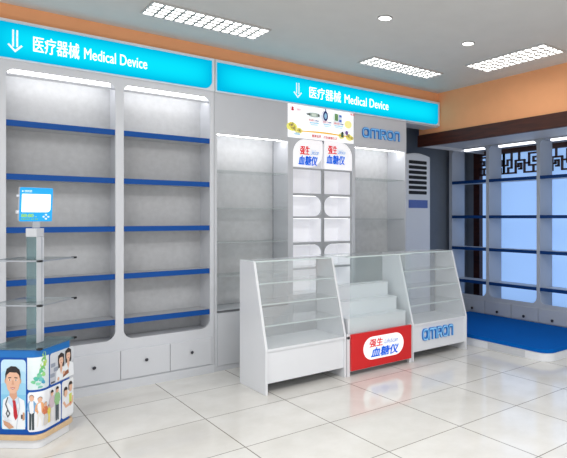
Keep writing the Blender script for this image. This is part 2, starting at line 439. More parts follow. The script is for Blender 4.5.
# ------------------------------------------------------------ OMRON lettering
def brand_loops(x0, z0, w, h, t=.2):
    """rounded capital letters O M R O N in a box w x h"""
    tot = 1.22 + .12 + 1.7 + .12 + 1.08 + .12 + 1.22 + .12 + 1.08
    k = w / tot; out = []; x = 0
    def add(lps, off): out.extend([[(x0 + (off + a) * k, z0 + b * h) for a, b in lp] for lp in lps])
    def arch(W):
        return [(0, 0), (0, .62)] + ell(.34, .66, .34, .34, 7, pi, pi / 2) + ell(W - .34, .66, .34, .34, 7, pi / 2, 0) + [(W, 0)]
    def O(): return [rr(0, 0, 1.22, 1, .42, 6), rr(t, t, 1.22 - t, 1 - t, .26, 6)]
    add(O(), x); x += 1.34
    W = 1.7; c = W / 2
    add([arch(W) + [(W - t, 0), (W - t, 1 - t * 1.15), (c + t / 2, 1 - t * 1.15), (c + t / 2, 0), (c - t / 2, 0), (c - t / 2, 1 - t * 1.15), (t, 1 - t * 1.15), (t, 0)]], x); x += W + .12
    W = 1.08
    add([[(0, 0), (0, 1), (W - .3, 1)] + ell(W - .3, .68, .3, .32, 8, pi / 2, -pi / 2) + [(W - .28, .36), (W, 0), (W - .27, 0), (W - .52, .36), (t, .36), (t, 0)], rr(t, .36 + t * .8, W - t, 1 - t, (.0, .12, .12, 0), 4)], x); x += W + .12
    add(O(), x); x += 1.34
    add([arch(W) + [(W - t, 0), (W - t, 1 - t * 1.15), (t, 1 - t * 1.15), (t, 0)]], x)
    return out
def brand(parent, x0, z0, w, h, y, depth, face, side):
    b = MB().mesh(plate(brand_loops(x0, z0, w, h, .25), depth), back_frame(y), side)
    b.mesh(plate(brand_loops(x0 + .004, z0 + .004, w - .008, h - .008, .12), .002), back_frame(y - depth), face)
    b.build('brand_lettering', parent, label='blue rounded capitals spelling OMRON')

# ------------------------------------------------------------ middle display wall
UX0, UX1 = 1.957, 4.222
dw = thing('display_wall', 'tall grey display wall with two lit niches and a rounded cell column between them', 'display unit', ((UX0 + UX1) / 2, YF, 0))
niches = [(1.981, 2.689, 2.092), (3.493, 4.204, 2.104)]
NZ0 = .535
colx = [(2.748, 3.088), (3.108, 3.450)]
rows = [(1.846, 2.13), (1.594, 1.83), (1.366, 1.57), (1.110, 1.346), (.862, 1.084), (.60, .842)]
holes = [rr(a, NZ0, b, z, 0) for a, b, z in niches] + [rr(2.744, .535, 3.452, 2.13, (.0, 0, .15, .15), 9)]
MB().mesh(plate([rr(UX0, 0, UX1, 2.46, 0)] + holes, .02), back_frame(YF), M['greylam']).build('front_frame', dw)
c = MB()
for x in (UX0 + .002, 2.70, 3.462, UX1 - .018): c.box(x, x + .016, YF, 5.0, 0, 2.45, M['greylam'])
c.box(UX0 + .02, UX1 - .02, YF, 5.0, 2.43, 2.45, M['greylam'])
for a, b, z in niches: c.box(a - .005, b + .005, YF, 5.0, NZ0 - .022, NZ0 - .002, M['greylam'])
c.build('carcass', dw)
for a, b, z in niches:
    MB().box(a - .006, b + .006, 5.0, 5.02, NZ0, 2.2, M['back']).build('back_panel', dw)
    MB().box(a + .01, b - .01, YF + .04, YF + .12, z + .012, z + .045, M['strip2']).build('light_strip', dw)
    zs = (1.775, 1.439, 1.129, .827) if a < 3 else (1.779, 1.339, .95)
    for q in zs:
        sh = MB().box(a + .001, b - .001, YF + .012, 4.995, q - .004, q + .004, M['glass']).build('glass_shelf', dw)
        MB().box(a + .001, b - .001, YF + .009, YF + .012, q - .0035, q + .0035, M['nedge']).build('shelf_edge', sh)
    w = (b - a) / 2
    for i in (0, 1):
        MB().box(a + i * w + .002, a + (i + 1) * w - .002, YF - .034, YF - .02, .05, NZ0 - .03, M['greylam']).build('door', dw, bevel=.002)
    MB().box(a, b, YF - .0235, YF - .02, NZ0 - .022, NZ0 - .004, M['seam']).build('finger_rail', dw, label='dark grip rail under the niche')
MB().box(2.744, 3.452, 4.945, 4.96, .535, 2.14, M['luminous']).build('cell_back_panel', dw, label='bright backlit panel behind the cells')
# rounded cell grid in front of the glowing back
for side, (a, b) in enumerate(colx):
    lps = [rr(a - .012, .54, b + .012, 1.846, 0)]
    for i, (z0, z1) in enumerate(rows[1:]):
        r = 0
        if i in (1, 3): r = (0, .085, .085, 0) if side == 0 else (.085, 0, 0, .085)
        if i == 3: r = (0, 0, .085, 0) if side == 0 else (0, 0, 0, .085)
        ib, ia = (b - .003, a) if side == 0 else (b, a + .003)
        lps.append(rr(ia, z0, ib, z1, r, 9))
    MB().mesh(plate(lps, .022), back_frame(YF + .012), M['cellgrey']).build('cell_frame', dw)
    for i, (z0, z1) in enumerate(rows[1:]):
        MB().box(a, b, YF + .014, 4.945, z0 - .014, z0 - .002, M['white']).build('cell_shelf', dw)
        if i: MB().box(a + .02, b - .02, YF + .02, YF + .06, z1 - .003, z1 + .003, M['cellfill']).build('light_strip', dw)  # hidden glowing strip, added to brighten the cell
    MB().box(a - .004 if side == 0 else b, a if side == 0 else b + .004, YF + .014, 4.945, .54, 2.12, M['luminous']).build('cell_side', dw)  # plain side wall, its shade lifted by the glow in its material
MB().box(3.094, 3.102, YF + .014, 4.945, .54, 2.12, M['luminous']).build('cell_divider', dw)
for i in (0, 1): MB().box(2.748 + i * .352, 3.096 + i * .352, YF - .034, YF - .02, .05, .505, M['greylam']).build('door', dw, bevel=.002)
brand(dw, 3.585, 2.212, .532, .112, YF - .02, .012, flat((120, 190, 240), .12), mat('brand_blue', (24, 116, 200), .4))

# ------------------------------------------------------------ printed things: polygons in layers on a frame
class Print:
    def __init__(s, T, ox=0, oy=0, sx=1, sy=1): s.mb = MB(); s.T = T; s.k = 1; s.o = (ox, oy, sx, sy); s.st = .0006
    def pt(s, p): return (s.o[0] + p[0] * s.o[2], s.o[1] + p[1] * s.o[3])
    def poly(s, pts, rgb, e=0):
        z = s.k * s.st; s.k += 1; q = [s.pt(p) for p in pts]
        s.mb.faces([(a, b, z) for a, b in q], [tuple(range(len(q)))], flat(rgb, e or .22), s.T); return s  # ink emits slightly by default, so print does not darken in dim light
    def line(s, pts, w, rgb): return s.poly(stroke(pts, w), rgb)
    def text(s, t, x0, y0, x1, y1, rgb, bold=0, shear=0):
        z = s.k * s.st; s.k += 1
        a = s.pt((x0, y0)); b = s.pt((x1, y1))
        s.mb.mesh(text_mesh(t, a[0], a[1], b[0], b[1], t=z, bold=bold, shear=shear), s.T, flat(rgb, .22)); return s

# poster above the cell column
PX0, PX1, PZ0, PZ1 = 2.686, 3.468, 2.132, 2.456
T = back_frame(YF - .0245)
po = thing('poster', 'white product poster with thermometer and yellow flowers under the long header sign', 'poster', ((PX0 + PX1) / 2, YF - .02, PZ0))
MB().mesh(plate([rr(PX0, PZ0, PX1, PZ1, 0)], .004), back_frame(YF - .0205), flat((250, 252, 255), .42)).build('poster_board', po)  # board's white carries an added glow to keep it bright
p = Print(T, PX0, PZ0, PX1 - PX0, PZ1 - PZ0)
p.poly(ell(.055, .32, .075, .13), (246, 240, 130)).poly(ell(.15, .22, .06, .09), (250, 246, 170)).poly(ell(.91, .60, .062, .13), (252, 244, 160))
p.poly(ell(.80, .20, .05, .1), (250, 244, 170)).poly(ell(.93, .18, .06, .1), (250, 240, 150))
sw = [(.10 + i * .09, .205 + .055 * sin(pi * i / 9.5)) for i in range(11)]
p.poly(sw + [(a, b - .012 - .035 * sin(pi * (i / 10))) for i, (a, b) in list(enumerate(sw))[::-1]], (240, 190, 50))
for cx, cy, r in ((.05, .36, .035), (.075, .27, .03), (.15, .22, .024), (.90, .22, .028), (.95, .16, .022)):
    for i in range(6): p.poly(ell(cx + r * .8 * cos(i * pi / 3), cy + 2.2 * r * .8 * sin(i * pi / 3), r * .5, r * 1.1, 10), (184, 178, 90) if i % 2 else (226, 212, 96))
    p.poly(ell(cx, cy, r * .45, r, 10), (150, 132, 96))
p.poly(rr(.775, .15, .815, .30, .01), (60, 96, 70)).poly(ell(.865, .31, .025, .07), (110, 84, 150)).poly(ell(.795, .30, .016, .04), (40, 60, 50))
p.poly(ell(.045, .86, .014, .045), (196, 40, 60)).poly(ell(.045, .81, .02, .03), (196, 40, 60)).text('康护', .10, .80, .17, .87, (226, 110, 140))
p.text('精选', .92, .88, .99, .96, (226, 60, 70), bold=.02)
# thermometer, round meter, boxes
p.poly(rr(.27, .67, .44, .80, (.05, .05, .05, .05)), (170, 186, 178)).poly(rr(.24, .715, .30, .765, .02), (60, 62, 64)).poly(rr(.32, .69, .385, .78, .02), (205, 218, 206)).poly(ell(.42, .735, .014, .045), (96, 104, 104))
p.poly(ell(.525, .75, .037, .155), (24, 44, 110)).poly(ell(.525, .75, .02, .09), (150, 196, 226)).poly(rr(.518, .89, .532, .97, .003), (60, 80, 130))
p.poly([(.665, .655), (.72, .64), (.72, .86), (.665, .875)], (104, 150, 96)).poly([(.735, .62), (.775, .61), (.775, .84), (.735, .85)], (60, 110, 190)).poly([(.738, .70), (.772, .69), (.772, .77), (.738, .78)], (220, 232, 246))
for x, w in ((.27, .15), (.48, .13), (.64, .16)):
    p.text('体温计' if x < .3 else '血压计' if x < .5 else '血糖试纸', x, .53, x + w * .6, .60, (220, 40, 50), bold=.02)
    p.poly(rr(x + w * .62, .545, x + w, .575, .005), (90, 100, 150)).poly(rr(x + .01, .47, x + w, .50, .005), (150, 210, 236)).poly(rr(x + .02, .415, x + w * .9, .44, .005), (176, 220, 240))
p.text('健康品质', .31, .045, .45, .135, (220, 36, 40), bold=.03).text('尽享健康生活', .48, .035, .70, .125, (220, 36, 40), bold=.03)
p.poly(rr(.05, .07, .14, .10, .005), (130, 190, 226)).poly(rr(.07, .11, .13, .13, .005), (130, 190, 226))
p.mb.build('print', po)

# leaf-shaped plaques at the head of the cell column
RED, BLU = (230, 20, 44), (0, 132, 232)
def plaque(a, b, z0, z1, r, label, tx, skew):
    t = thing('brand_plaque', label, 'sign', ((a + b) / 2, YF - .02, z0), None)
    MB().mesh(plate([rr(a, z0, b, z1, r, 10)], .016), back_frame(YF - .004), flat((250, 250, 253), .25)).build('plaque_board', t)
    q = Print(back_frame(YF - .0205)); x0, x1, zt = tx
    q.text('强生', x0 + .02, zt - .09, x0 + .135, zt, RED, bold=.03, shear=skew).text('LifeScan', x0 + .142, zt - .082, x0 + .24, zt - .036, (40, 130, 200), shear=.3)
    q.text('血糖仪', x0, zt - .193, x1, zt - .096, BLU, bold=.035, shear=skew)
    q.mb.build('lettering', t)
plaque(2.744, 3.086, 1.852, 2.126, (.0, .16, .02, .14), 'left leaf-shaped white plaque with red and blue lettering above the cells', (2.80, 3.025, 2.062), .2)
plaque(3.108, 3.458, 1.846, 2.140, (0, 0, .17, .0), 'right leaf-shaped white plaque with red and blue lettering above the cells', (3.128, 3.36, 2.092), .1)

# ------------------------------------------------------------ display counters
def side_panel(x0, x1, yb=4.245, yt=4.0, yf=3.80, zl=.35, zt=1.008):
    # profile in (y,z), extruded along x
    pts = [(yf, 0), (yf, zl), (yt, zt), (yb, zt), (yb, 0)]
    vs = [(x0, y, z) for y, z in pts] + [(x1, y, z) for y, z in pts]; n = 5
    return vs, [tuple(range(n)), tuple(range(n, 2 * n))[::-1]] + [(i, (i + 1) % n, n + (i + 1) % n, n + i) for i in range(n)]
def counter(x0, x1, label):
    t = thing('display_counter', label, 'display counter', ((x0 + x1) / 2, 4.02, 0), None)
    w = .02
    for xa in (x0, x1 - w): MB().faces(*side_panel(xa, xa + w), M['white']).build('side_panel', t, bevel=.0025)
    xi0, xi1 = x0 + w, x1 - w
    MB().box(xi0, xi1, 3.806, 4.245, .325, .347, M['white']).build('base_shelf', t, bevel=.002)
    MB().box(xi0, xi1, 3.818, 3.834, .082, .325, M['white']).build('front_panel', t)
    MB().box(xi0, xi1, 4.05, 4.065, 0, .082, M['seam']).build('kick_board', t)
    MB().box(xi0, xi1, 4.226, 4.236, .347, 1.0, M['showglass']).build('rear_glass', t)
    MB().box(xi0, xi1, 4.0, 4.245, 1.0, 1.008, M['topglass']).box(xi0, xi1, 3.997, 4.0, .999, 1.009, M['edge']).box(xi0, xi1, 4.225, 4.245, .985, 1.0, M['edge']).build('top_glass', t)
    # sloping front pane
    d = Vector((0, .2, .66)).normalized(); Tn = frame((xi0, 3.803, .349), (1, 0, 0), d)
    L = math.hypot(.197, .655)
    MB().prism([(0, 0), (xi1 - xi0, 0), (xi1 - xi0, L), (0, L)], -.006, 0, M['showglass'], Tn).build('front_glass', t)
    for z in (.51, .67, .83):
        yy = 3.803 + (z - .349) * .3 + .02
        sh = MB().box(xi0, xi1, yy, 4.224, z - .004, z + .004, M['showglass']).build('glass_shelf', t)
        MB().box(xi0, xi1, yy - .002, yy, z - .0045, z + .0045, M['edge']).build('shelf_edge', sh)
    return t
counter(1.988, 2.742, 'slant-fronted glass display counter nearest the left cabinet, plain white base')
cr = counter(3.502, 4.262, 'slant-fronted glass display counter beside the blue platform, with blue lettering on its base')
brand(cr, 3.64, .175, .425, .115, 3.818, .016, flat((140, 200, 242), .12), mat('brand_blue_counter', (28, 122, 204), .4))
# middle counter with the red front
mc = thing('display_counter', 'square glass display counter with red front panel between the two slanted ones', 'display counter', (3.12, 4.02, 0))
a, b = 2.750, 3.494
for xa in (a, b - .03): MB().box(xa, xa + .03, 3.80, 3.83, 0, .36, M['white']).build('leg', mc, bevel=.002)
for xa in (a, b - .03): MB().box(xa, xa + .03, 4.21, 4.24, 0, .36, M['white']).build('leg', mc, bevel=.002)
MB().box(a, b, 3.80, 4.245, .318, .340, M['white']).build('deck', mc)
MB().box(a + .03, b - .03, 3.825, 3.84, .03, .318, M['white']).build('front_panel', mc)
rp = MB().mesh(plate([rr(2.782, .048, 3.468, .357, 0)], .022), back_frame(3.80), M['red']).build('red_panel', mc, label='red front panel with white rounded label')
q = Print(back_frame(3.7775))
q.poly(rr(2.905, .112, 3.37, .312, .1, 10), (252, 252, 253)).text('强生', 2.97, .218, 3.125, .292, RED, bold=.035, shear=.15).text('LifeScan', 3.14, .232, 3.30, .272, (80, 130, 200), shear=.3).text('血糖仪', 2.985, .128, 3.31, .214, BLU, bold=.04, shear=.2)
q.mb.build('label_print', rp)
MB().box(a + .035, b - .01, 3.805, 3.811, .34, 1.012, M['glass']).build('front_glass', mc)
MB().box(a + .002, b - .008, 4.226, 4.232, .34, 1.012, M['glass']).build('rear_glass', mc)
MB().box(a + .002, b - .008, 3.805, 4.232, 1.012, 1.020, M['showglass']).box(a + .002, b - .008, 3.801, 3.805, 1.011, 1.021, M['edge']).build('top_glass', mc)
rs = thing('stepped_riser', 'white three-step riser inside the glass of the red-fronted counter', 'display riser', (3.11, 4.03, .34))
pts = [(3.822, .341), (3.822, .478), (3.95, .478), (3.95, .602), (4.08, .602), (4.08, .726), (4.215, .726), (4.215, .341)]
n = len(pts); vs = [(2.775, y, z) for y, z in pts] + [(3.435, y, z) for y, z in pts]
MB().faces(vs, [tuple(range(n)), tuple(range(n, 2 * n))[::-1]] + [(i, (i + 1) % n, n + (i + 1) % n, n + i) for i in range(n)], M['white']).build('steps', rs, bevel=.003)
for (y0, y1, z) in ((3.818, 3.95, .478), (3.946, 4.08, .602), (4.076, 4.215, .726)): MB().box(2.772, 3.438, y0, y1, z, z + .008, M['white']).build('tread', rs)

# ------------------------------------------------------------ floor-standing air conditioner
AX0, AX1, AY0, AY1 = 4.495, 4.945, 5.03, 5.33
ac = thing('air_conditioner', 'tall white floor-standing air conditioner in the dark alcove', 'air conditioner', ((AX0 + AX1) / 2, 5.18, 0))
prof = [(AX0, .0), (AX1, .0), (AX1, 2.10)] + [(AX1 - (AX1 - AX0) * i / 12, 2.125 + .038 * sin(pi * i / 12)) for i in range(13)] + [(AX0, 2.10)]
MB().prism(prof, -(AY1 - AY0), 0, M['acbody'], back_frame(AY0)).build('body', ac, bevel=.012)
MB().mesh(plate([rr(AX0 + .055, 1.60, AX1 - .05, 2.09, .012)], .004), back_frame(AY0), M['acbody']).build('grille', ac)
for i in range(7):
    z = 2.045 - i * .063
    MB().mesh(plate([rr(AX0 + .075, z - .021, AX1 - .07, z + .021, .012)], .004), back_frame(AY0 - .004), M['slot']).build('vent_slot', ac, label='black louvre opening')
MB().mesh(plate([rr(AX0 + .075, 1.475, AX1 - .05, 1.575, .004)], .004), back_frame(AY0), M['acblue']).build('display_panel', ac, label='blue display panel')
MB().box(AX0 + .03, AX1 - .03, AY0 - .012, AY0, .02, .95, M['acbody']).build('lower_panel', ac, bevel=.004)

# ------------------------------------------------------------ right-hand shelving against the window
su = thing('shelving_unit', 'open-backed grey shelving unit with navy shelf edges in front of the window', 'shelving unit', (5.67, 4.13, 0))
yb = [(4.604, 5.200), (3.838, 4.555), (3.070, 3.790)]
SY0, SY1, STOP = 3.02, 5.256, 2.280
T = right_frame(XS)
MB().mesh(plate([rr(-SY1, 0, -SY0, STOP, 0)] + [rr(-y1, .338, -y0, 2.268, (.075, .075, .06, .06)) for y0, y1 in yb], .02), T, M['rightgrey']).build('front_frame', su)
for y in (5.206, 4.560, 3.794, 3.026):
    MB().box(XS, 5.79, y, y + .04, 0, STOP - .002, M['rightgrey']).build('partition', su)
MB().box(XS, 5.79, SY0 + .02, SY1 - .02, .25, .28, M['rightgrey']).build('bottom_board', su)
for y0, y1 in yb:
    for z in (1.832, 1.368, .948, .514):
        sh = MB().box(XS + .004, 5.785, y0 - .004, y1 + .004, z - .018, z + .012, M['board']).build('shelf', su)
        MB().box(XS - .024, XS + .004, y0 + .001, y1 - .001, z - .022, z + .016, M['navy']).build('shelf_edge', sh, label='navy shelf edge strip')
    MB().box(XS + .03, XS + .075, y0 + .02, y1 - .11, 2.25, 2.276, M['striplow']).build('light_strip', su)
for i, (y0, y1) in enumerate(((4.615, 5.02), (4.2, 4.61), (3.81, 4.195), (3.41, 3.805), (3.04, 3.405))):
    d = MB().box(XS - .034, XS - .02, y0 + .002, y1 - .002, .125, .285, M['rightgrey']).build('drawer', su, bevel=.002)
    ky = (y0 + y1) / 2
    MB().cyl((XS - .034, ky, .17), (-1, 0, 0), .008, .008, .008, M['knob']).cyl((XS - .042, ky, .17), (-1, 0, 0), .015, .017, .012, M['knob']).build('knob', d)

# ------------------------------------------------------------ low blue platform
pf = thing('display_platform', 'low display platform with bright blue top in front of the shelving', 'platform', (4.97, 3.9, 0))
Tz = frame((0, 0, 0), (1, 0, 0), (0, 1, 0))
MB().prism(rr(4.425, 2.945, XS - .04, 4.86, (.12, 0, 0, .05), 8), 0, .082, M['white'], Tz).build('base', pf, bevel=.004)
MB().prism(rr(4.42, 2.94, XS - .038, 4.865, (.125, 0, 0, .05), 8), .082, .118, M['matblue'], Tz).build('platform_top', pf, label='bright blue carpeted top')
MB().box(4.4215, 4.4255, 3.20, 3.66, .008, .074, M['greylam']).build('kick_panel', pf)

# ------------------------------------------------------------ kiosk
KC = Vector((.524, 4.003, 0)); KA = radians(46.3)
kt = thing('display_kiosk', 'square promotional kiosk with medical posters, glass shelves and blue body, left foreground', 'kiosk', (KC.x, KC.y, 0))
KT = Matrix.Translation(KC) @ Matrix.Rotation(KA, 4, 'Z')
def sq(h, r, n=8): return rr(-h, -h, h, h, r, n)
MB().prism(sq(.152, .045), 0, .052, M['white'], KT).build('plinth', kt, bevel=.003)
MB().prism(sq(.168, .055), .052, .082, M['tan'], KT).build('base_strip', kt, bevel=.004, label='beech coloured strip')
HB = .156; RB = .055
MB().prism(sq(HB, RB), .082, .578, M['kblue'], KT).build('body', kt, bevel=.002, label='blue kiosk body')
MB().prism(sq(HB + .001, RB), .534, .577, M['kblue2'], KT).build('top_band', kt, label='lighter blue band')
tray = MB().prism(sq(.165, .012, 3), .580, .590, M['tealglass'], KT).build('top_tray', kt)
def corner_caps(z, parent, h):
    for sx, sy in ((-1, -1), (1, -1), (-1, 1)):
        MB().box(sx * h - .011, sx * h + .011, sy * h - .011, sy * h + .011, z - .006, z + .006, M['black'], KT).build('corner_cap', parent, label='black corner protector')
corner_caps(.585, tray, .159)
for z in (1.098, .838):
    g = MB().prism(sq(.165, .012, 3), z - .004, z + .004, M['glass'], KT).build('glass_shelf', kt)
    eb = MB()
    for k in range(4):
        Tk = KT @ Matrix.Rotation(k * pi / 2, 4, 'Z'); eb.box(-.155, .155, -.1658, -.1648, z - .004, z + .004, M['metal'], Tk)
    eb.build('shelf_edge', g)
    corner_caps(z, g, .159)
    MB().box(-.045, .045, -.045, .045, z - .012, z - .004, M['metal'], KT).build('bracket', g)
KT2 = Matrix.Translation((.011, -.0092, 0)) @ KT
cm = MB().box(-.031, .031, -.031, .031, .590, 1.235, M['tealglass'], KT2).build('column', kt, label='translucent grey-green column')
MB().box(-.030, .0335, -.0335, -.0312, .590, 1.235, M['cabgrey'], KT2).build('column_cover', cm, label='pale strip down the column')
MB().box(.012, .0165, -.0342, -.0336, .590, 1.235, M['metal'], KT2).build('column_seam', cm)
MB().box(-.0345, .0345, -.0345, .0345, 1.235, 1.287, M['greylam'], KT2).build('column_cap', kt, bevel=.003)

# posters that wrap around the kiosk's front corner: u runs along the surface, 0 at the corner
def wrap(u, off):
    h = HB; r = RB; arc = r * pi / 2
    if u < -arc / 2: q = (-h - off, -(h - r) + (-u - arc / 2))
    elif u > arc / 2: q = (-(h - r) + (u - arc / 2), -h - off)
    else:
        a = pi + pi / 4 + u / r
        q = (-(h - r) + (r + off) * cos(a), -(h - r) + (r + off) * sin(a))
    return q
class WPrint:
    def __init__(s): s.mb = MB(); s.k = 2; s.st = .00012
    def v(s, u, z, off):
        q = wrap(u, off); return KT @ Vector((q[0], q[1], z))
    def bg(s, u0, u1, z0, z1, r, top, bot=None):
        off = .0008; n = 26; bot = bot or top; rowsN = 6
        for i in range(n):
            ua, ub = u0 + (u1 - u0) * i / n, u0 + (u1 - u0) * (i + 1) / n
            def ins(u):
                d = min(u - u0, u1 - u)
                return r - math.sqrt(max(0, r * r - (r - d) ** 2)) if d < r else 0
            for j in range(rowsN):
                f0, f1 = j / rowsN, (j + 1) / rowsN
                def zz(u, f): q = ins(u); return z0 + q + (z1 - z0 - 2 * q) * f
                f = (j + .5) / rowsN; c = tuple(int(bot[k] + (top[k] - bot[k]) * f) for k in range(3))
                s.mb.faces([s.v(ua, zz(ua, f0), off), s.v(ub, zz(ub, f0), off), s.v(ub, zz(ub, f1), off), s.v(ua, zz(ua, f1), off)], [(0, 1, 2, 3)], flat(c))
    def poly(s, pts, rgb):
        off = .0012 + s.k * s.st; s.k += 1
        s.mb.faces([s.v(a, b, off) for a, b in pts], [tuple(range(len(pts)))], flat(rgb)); return s
SK = (226, 178, 150); HR = (36, 28, 28); WH = (240, 243, 247)
def figure(w, cx, zb, h, top, bottom, hair=HR, lw=1.0, skirt=False):
    """small standing printed figure"""
    k = h; W = .11 * k * lw
    hy = zb + .90 * k
    if skirt: w.poly([(cx - W * .8, zb + .05 * k), (cx + W * .8, zb + .05 * k), (cx + W * .55, zb + .5 * k), (cx - W * .55, zb + .5 * k)], bottom)
    else:
        w.poly([(cx - W * .62, zb), (cx - W * .1, zb), (cx - W * .02, zb + .45 * k), (cx - W * .6, zb + .5 * k)], bottom)
        w.poly([(cx + W * .1, zb), (cx + W * .62, zb), (cx + W * .6, zb + .5 * k), (cx + W * .02, zb + .45 * k)], bottom)
    w.poly([(cx - W * .7, zb + .46 * k), (cx + W * .7, zb + .46 * k), (cx + W * .95, zb + .74 * k), (cx + W * .6, zb + .82 * k), (cx - W * .6, zb + .82 * k), (cx - W * .95, zb + .74 * k)], top)
    for sx in (-1, 1):
        w.poly(stroke([(cx + sx * W * .85, zb + .76 * k), (cx + sx * W * 1.1, zb + .58 * k), (cx + sx * W * .5, zb + .52 * k)], W * .34), top)
    w.poly(ell(cx, hy, .062 * k, .088 * k, 12), SK)
    w.poly(ell(cx, hy + .02 * k, .067 * k, .082 * k, 10, 0, pi), hair)
def poster(name, label, w): w.mb.build(name, kt, label=label)

# doctor portrait
w = WPrint(); w.bg(-.222, -.070, .112, .522, .022, (206, 232, 246), (76, 172, 220))
cx, cz = -.148, .402
P = lambda *pts: [(cx + a, cz + b) for a, b in pts]
w.poly(P((-.066, -.286), (.074, -.286), (.074, -.16), (.068, -.118), (.03, -.098), (-.026, -.092), (-.060, -.116), (-.066, -.2)), WH)
w.poly(P((-.02, -.06), (.022, -.06), (.026, -.11), (0, -.135), (-.022, -.105)), (214, 160, 132))
w.poly(P((-.024, -.088), (.004, -.122), (.03, -.094), (.034, -.13), (.006, -.17), (-.03, -.13)), (206, 222, 240))
w.poly(P((-.004, -.118), (.014, -.118), (.018, -.135), (.03, -.215), (.016, -.235), (.004, -.21), (.0, -.135)), (192, 28, 44))
w.poly(ell(cx - .043, cz - .005, .008, .016, 10) , (214, 164, 136)); w.poly(ell(cx + .043, cz - .005, .008, .016, 10), (214, 164, 136))
w.poly(P((-.042, .03), (-.03, .06), (.03, .06), (.042, .03), (.042, -.02), (.034, -.052), (.014, -.078), (-.014, -.078), (-.034, -.052), (-.042, -.02)), (230, 182, 154))
w.poly(P((-.045, -.0), (-.047, .035), (-.038, .066), (-.012, .082), (.018, .08), (.040, .062), (.047, .034), (.045, .0), (.038, .03), (.024, .044), (-.02, .046), (-.037, .03)), (34, 28, 30))
for sx in (-1, 1):
    w.poly(P((sx * .028, .016), (sx * .010, .018), (sx * .010, .013), (sx * .028, .010)), (50, 38, 36))
    w.poly(ell(cx + sx * .019, cz + .001, .008, .0045, 10), (250, 246, 242)); w.poly(ell(cx + sx * .019, cz + .001, .0042, .0045, 8), (36, 26, 24))
w.poly(P((-.003, .0), (.003, .0), (.008, -.026), (-.008, -.026)), (214, 160, 132)); w.poly(P((-.017, -.044), (.0, -.041), (.017, -.044), (.0, -.055)), (190, 96, 92))
w.poly(P((-.012, -.046), (.012, -.046), (.0, -.05)), (246, 240, 236))
w.poly(stroke(P((-.03, -.10), (-.044, -.14), (-.030, -.175), (-.018, -.195), (-.03, -.215), (-.04, -.195), (-.030, -.175)), .0055), (46, 52, 62))
w.poly(stroke(P((.034, -.10), (.042, -.15), (.034, -.2)), .004), (196, 204, 214)); w.poly(stroke(P((.02, -.135), (.034, -.19), (.022, -.286)), .003), (196, 204, 214))
w.poly(P((-.058, -.235), (-.02, -.25), (.008, -.275), (-.02, -.286), (-.052, -.262)), (206, 156, 126)); w.poly(P((-.064, -.2), (-.05, -.235), (.0, -.24), (.02, -.25), (-.03, -.225)), (222, 228, 236))
w.poly(P((.05, -.2), (.064, -.2), (.064, -.225), (.05, -.225)), (90, 80, 84)); w.poly(P((.062, -.185), (.072, -.19), (.072, -.23), (.06, -.235)), (206, 156, 126))
poster('poster', 'poster of a smiling doctor in white coat and red tie', w)
# sliver of the next poster at the frame's left edge
w = WPrint(); w.bg(-.300, -.232, .112, .530, .018, (226, 238, 248), (206, 226, 244))
w.poly([(-.262, .50), (-.236, .50), (-.236, .46), (-.248, .45), (-.262, .47)], (206, 60, 70)); w.poly([(-.258, .44), (-.236, .45), (-.236, .41), (-.25, .42)], (40, 96, 180)); w.poly(stroke([(-.25, .36), (-.238, .30), (-.25, .25)], .006), (50, 70, 110))
poster('poster', 'pale poster with red and blue marks at the left edge', w)
# green map poster around the corner
w = WPrint(); w.bg(-.062, .068, .345, .560, .008, (232, 240, 240), (214, 228, 232))
blobs = [(.032, .545, .012, .018, (150, 200, 120)), (.030, .515, .014, .02, (120, 188, 110)), (.026, .488, .016, .02, (170, 206, 90)), (.020, .462, .016, .018, (110, 190, 120)), (.012, .44, .016, .016, (90, 186, 150)),
         (.002, .424, .014, .014, (120, 200, 160)), (.026, .43, .012, .012, (150, 210, 130)), (-.012, .408, .014, .012, (80, 180, 160)), (.012, .402, .013, .013, (110, 190, 190)), (-.026, .39, .012, .010, (120, 200, 150)), (.024, .385, .010, .012, (70, 160, 190)), (-.004, .378, .012, .01, (140, 210, 180)), (.006, .358, .012, .008, (120, 190, 170)), (.040, .50, .008, .014, (190, 220, 120))]
for a, b, rx, ry, c in blobs: w.poly([(a + rx * (1 + .25 * cos(3 * t + a * 90)) * cos(t), b + ry * (1 + .2 * sin(2 * t + b * 40)) * sin(t)) for t in [2 * pi * i / 14 for i in range(14)]], c)
poster('poster', 'poster with a green map shape, wrapped round the corner', w)
# two nurses
w = WPrint(); w.bg(.078, .300, .345, .534, .014, (214, 218, 224), (190, 194, 204))
for a, z in ((.10, .40), (.105, .46), (.13, .43)): w.poly(rr(a - .02, z - .012, a + .02, z + .012, .003, 3), (150, 158, 174))
w.poly(rr(.085, .352, .12, .362, .002, 3), (70, 74, 90))
for cx, cz, s in ((.178, .474, 1.0), (.245, .488, 1.0)):
    w.poly([(cx - .030, cz + .005), (cx - .028, cz + .03), (cx, cz + .046), (cx + .028, cz + .03), (cx + .03, cz - .03), (cx + .022, cz - .05), (cx - .024, cz - .05)], (46, 32, 30))
    w.poly([(cx - .05, .35), (cx + .055, .35), (cx + .05, cz - .06), (cx + .02, cz - .045), (cx - .02, cz - .045), (cx - .045, cz - .065)], WH)
    w.poly([(cx - .011, cz - .02), (cx + .011, cz - .02), (cx + .012, cz - .055), (cx, cz - .088), (cx - .012, cz - .055)], (222, 174, 148))
    w.poly(ell(cx, cz - .004, .020, .028, 14), (234, 190, 164))
    w.poly(ell(cx, cz + .016, .022, .016, 10, 0, pi), (46, 32, 30))
    for sx in (-1, 1): w.poly(ell(cx + sx * .008, cz + .0, .0025, .002, 6), (40, 28, 26))
    w.poly(ell(cx, cz - .017, .006, .002, 8), (190, 80, 80))
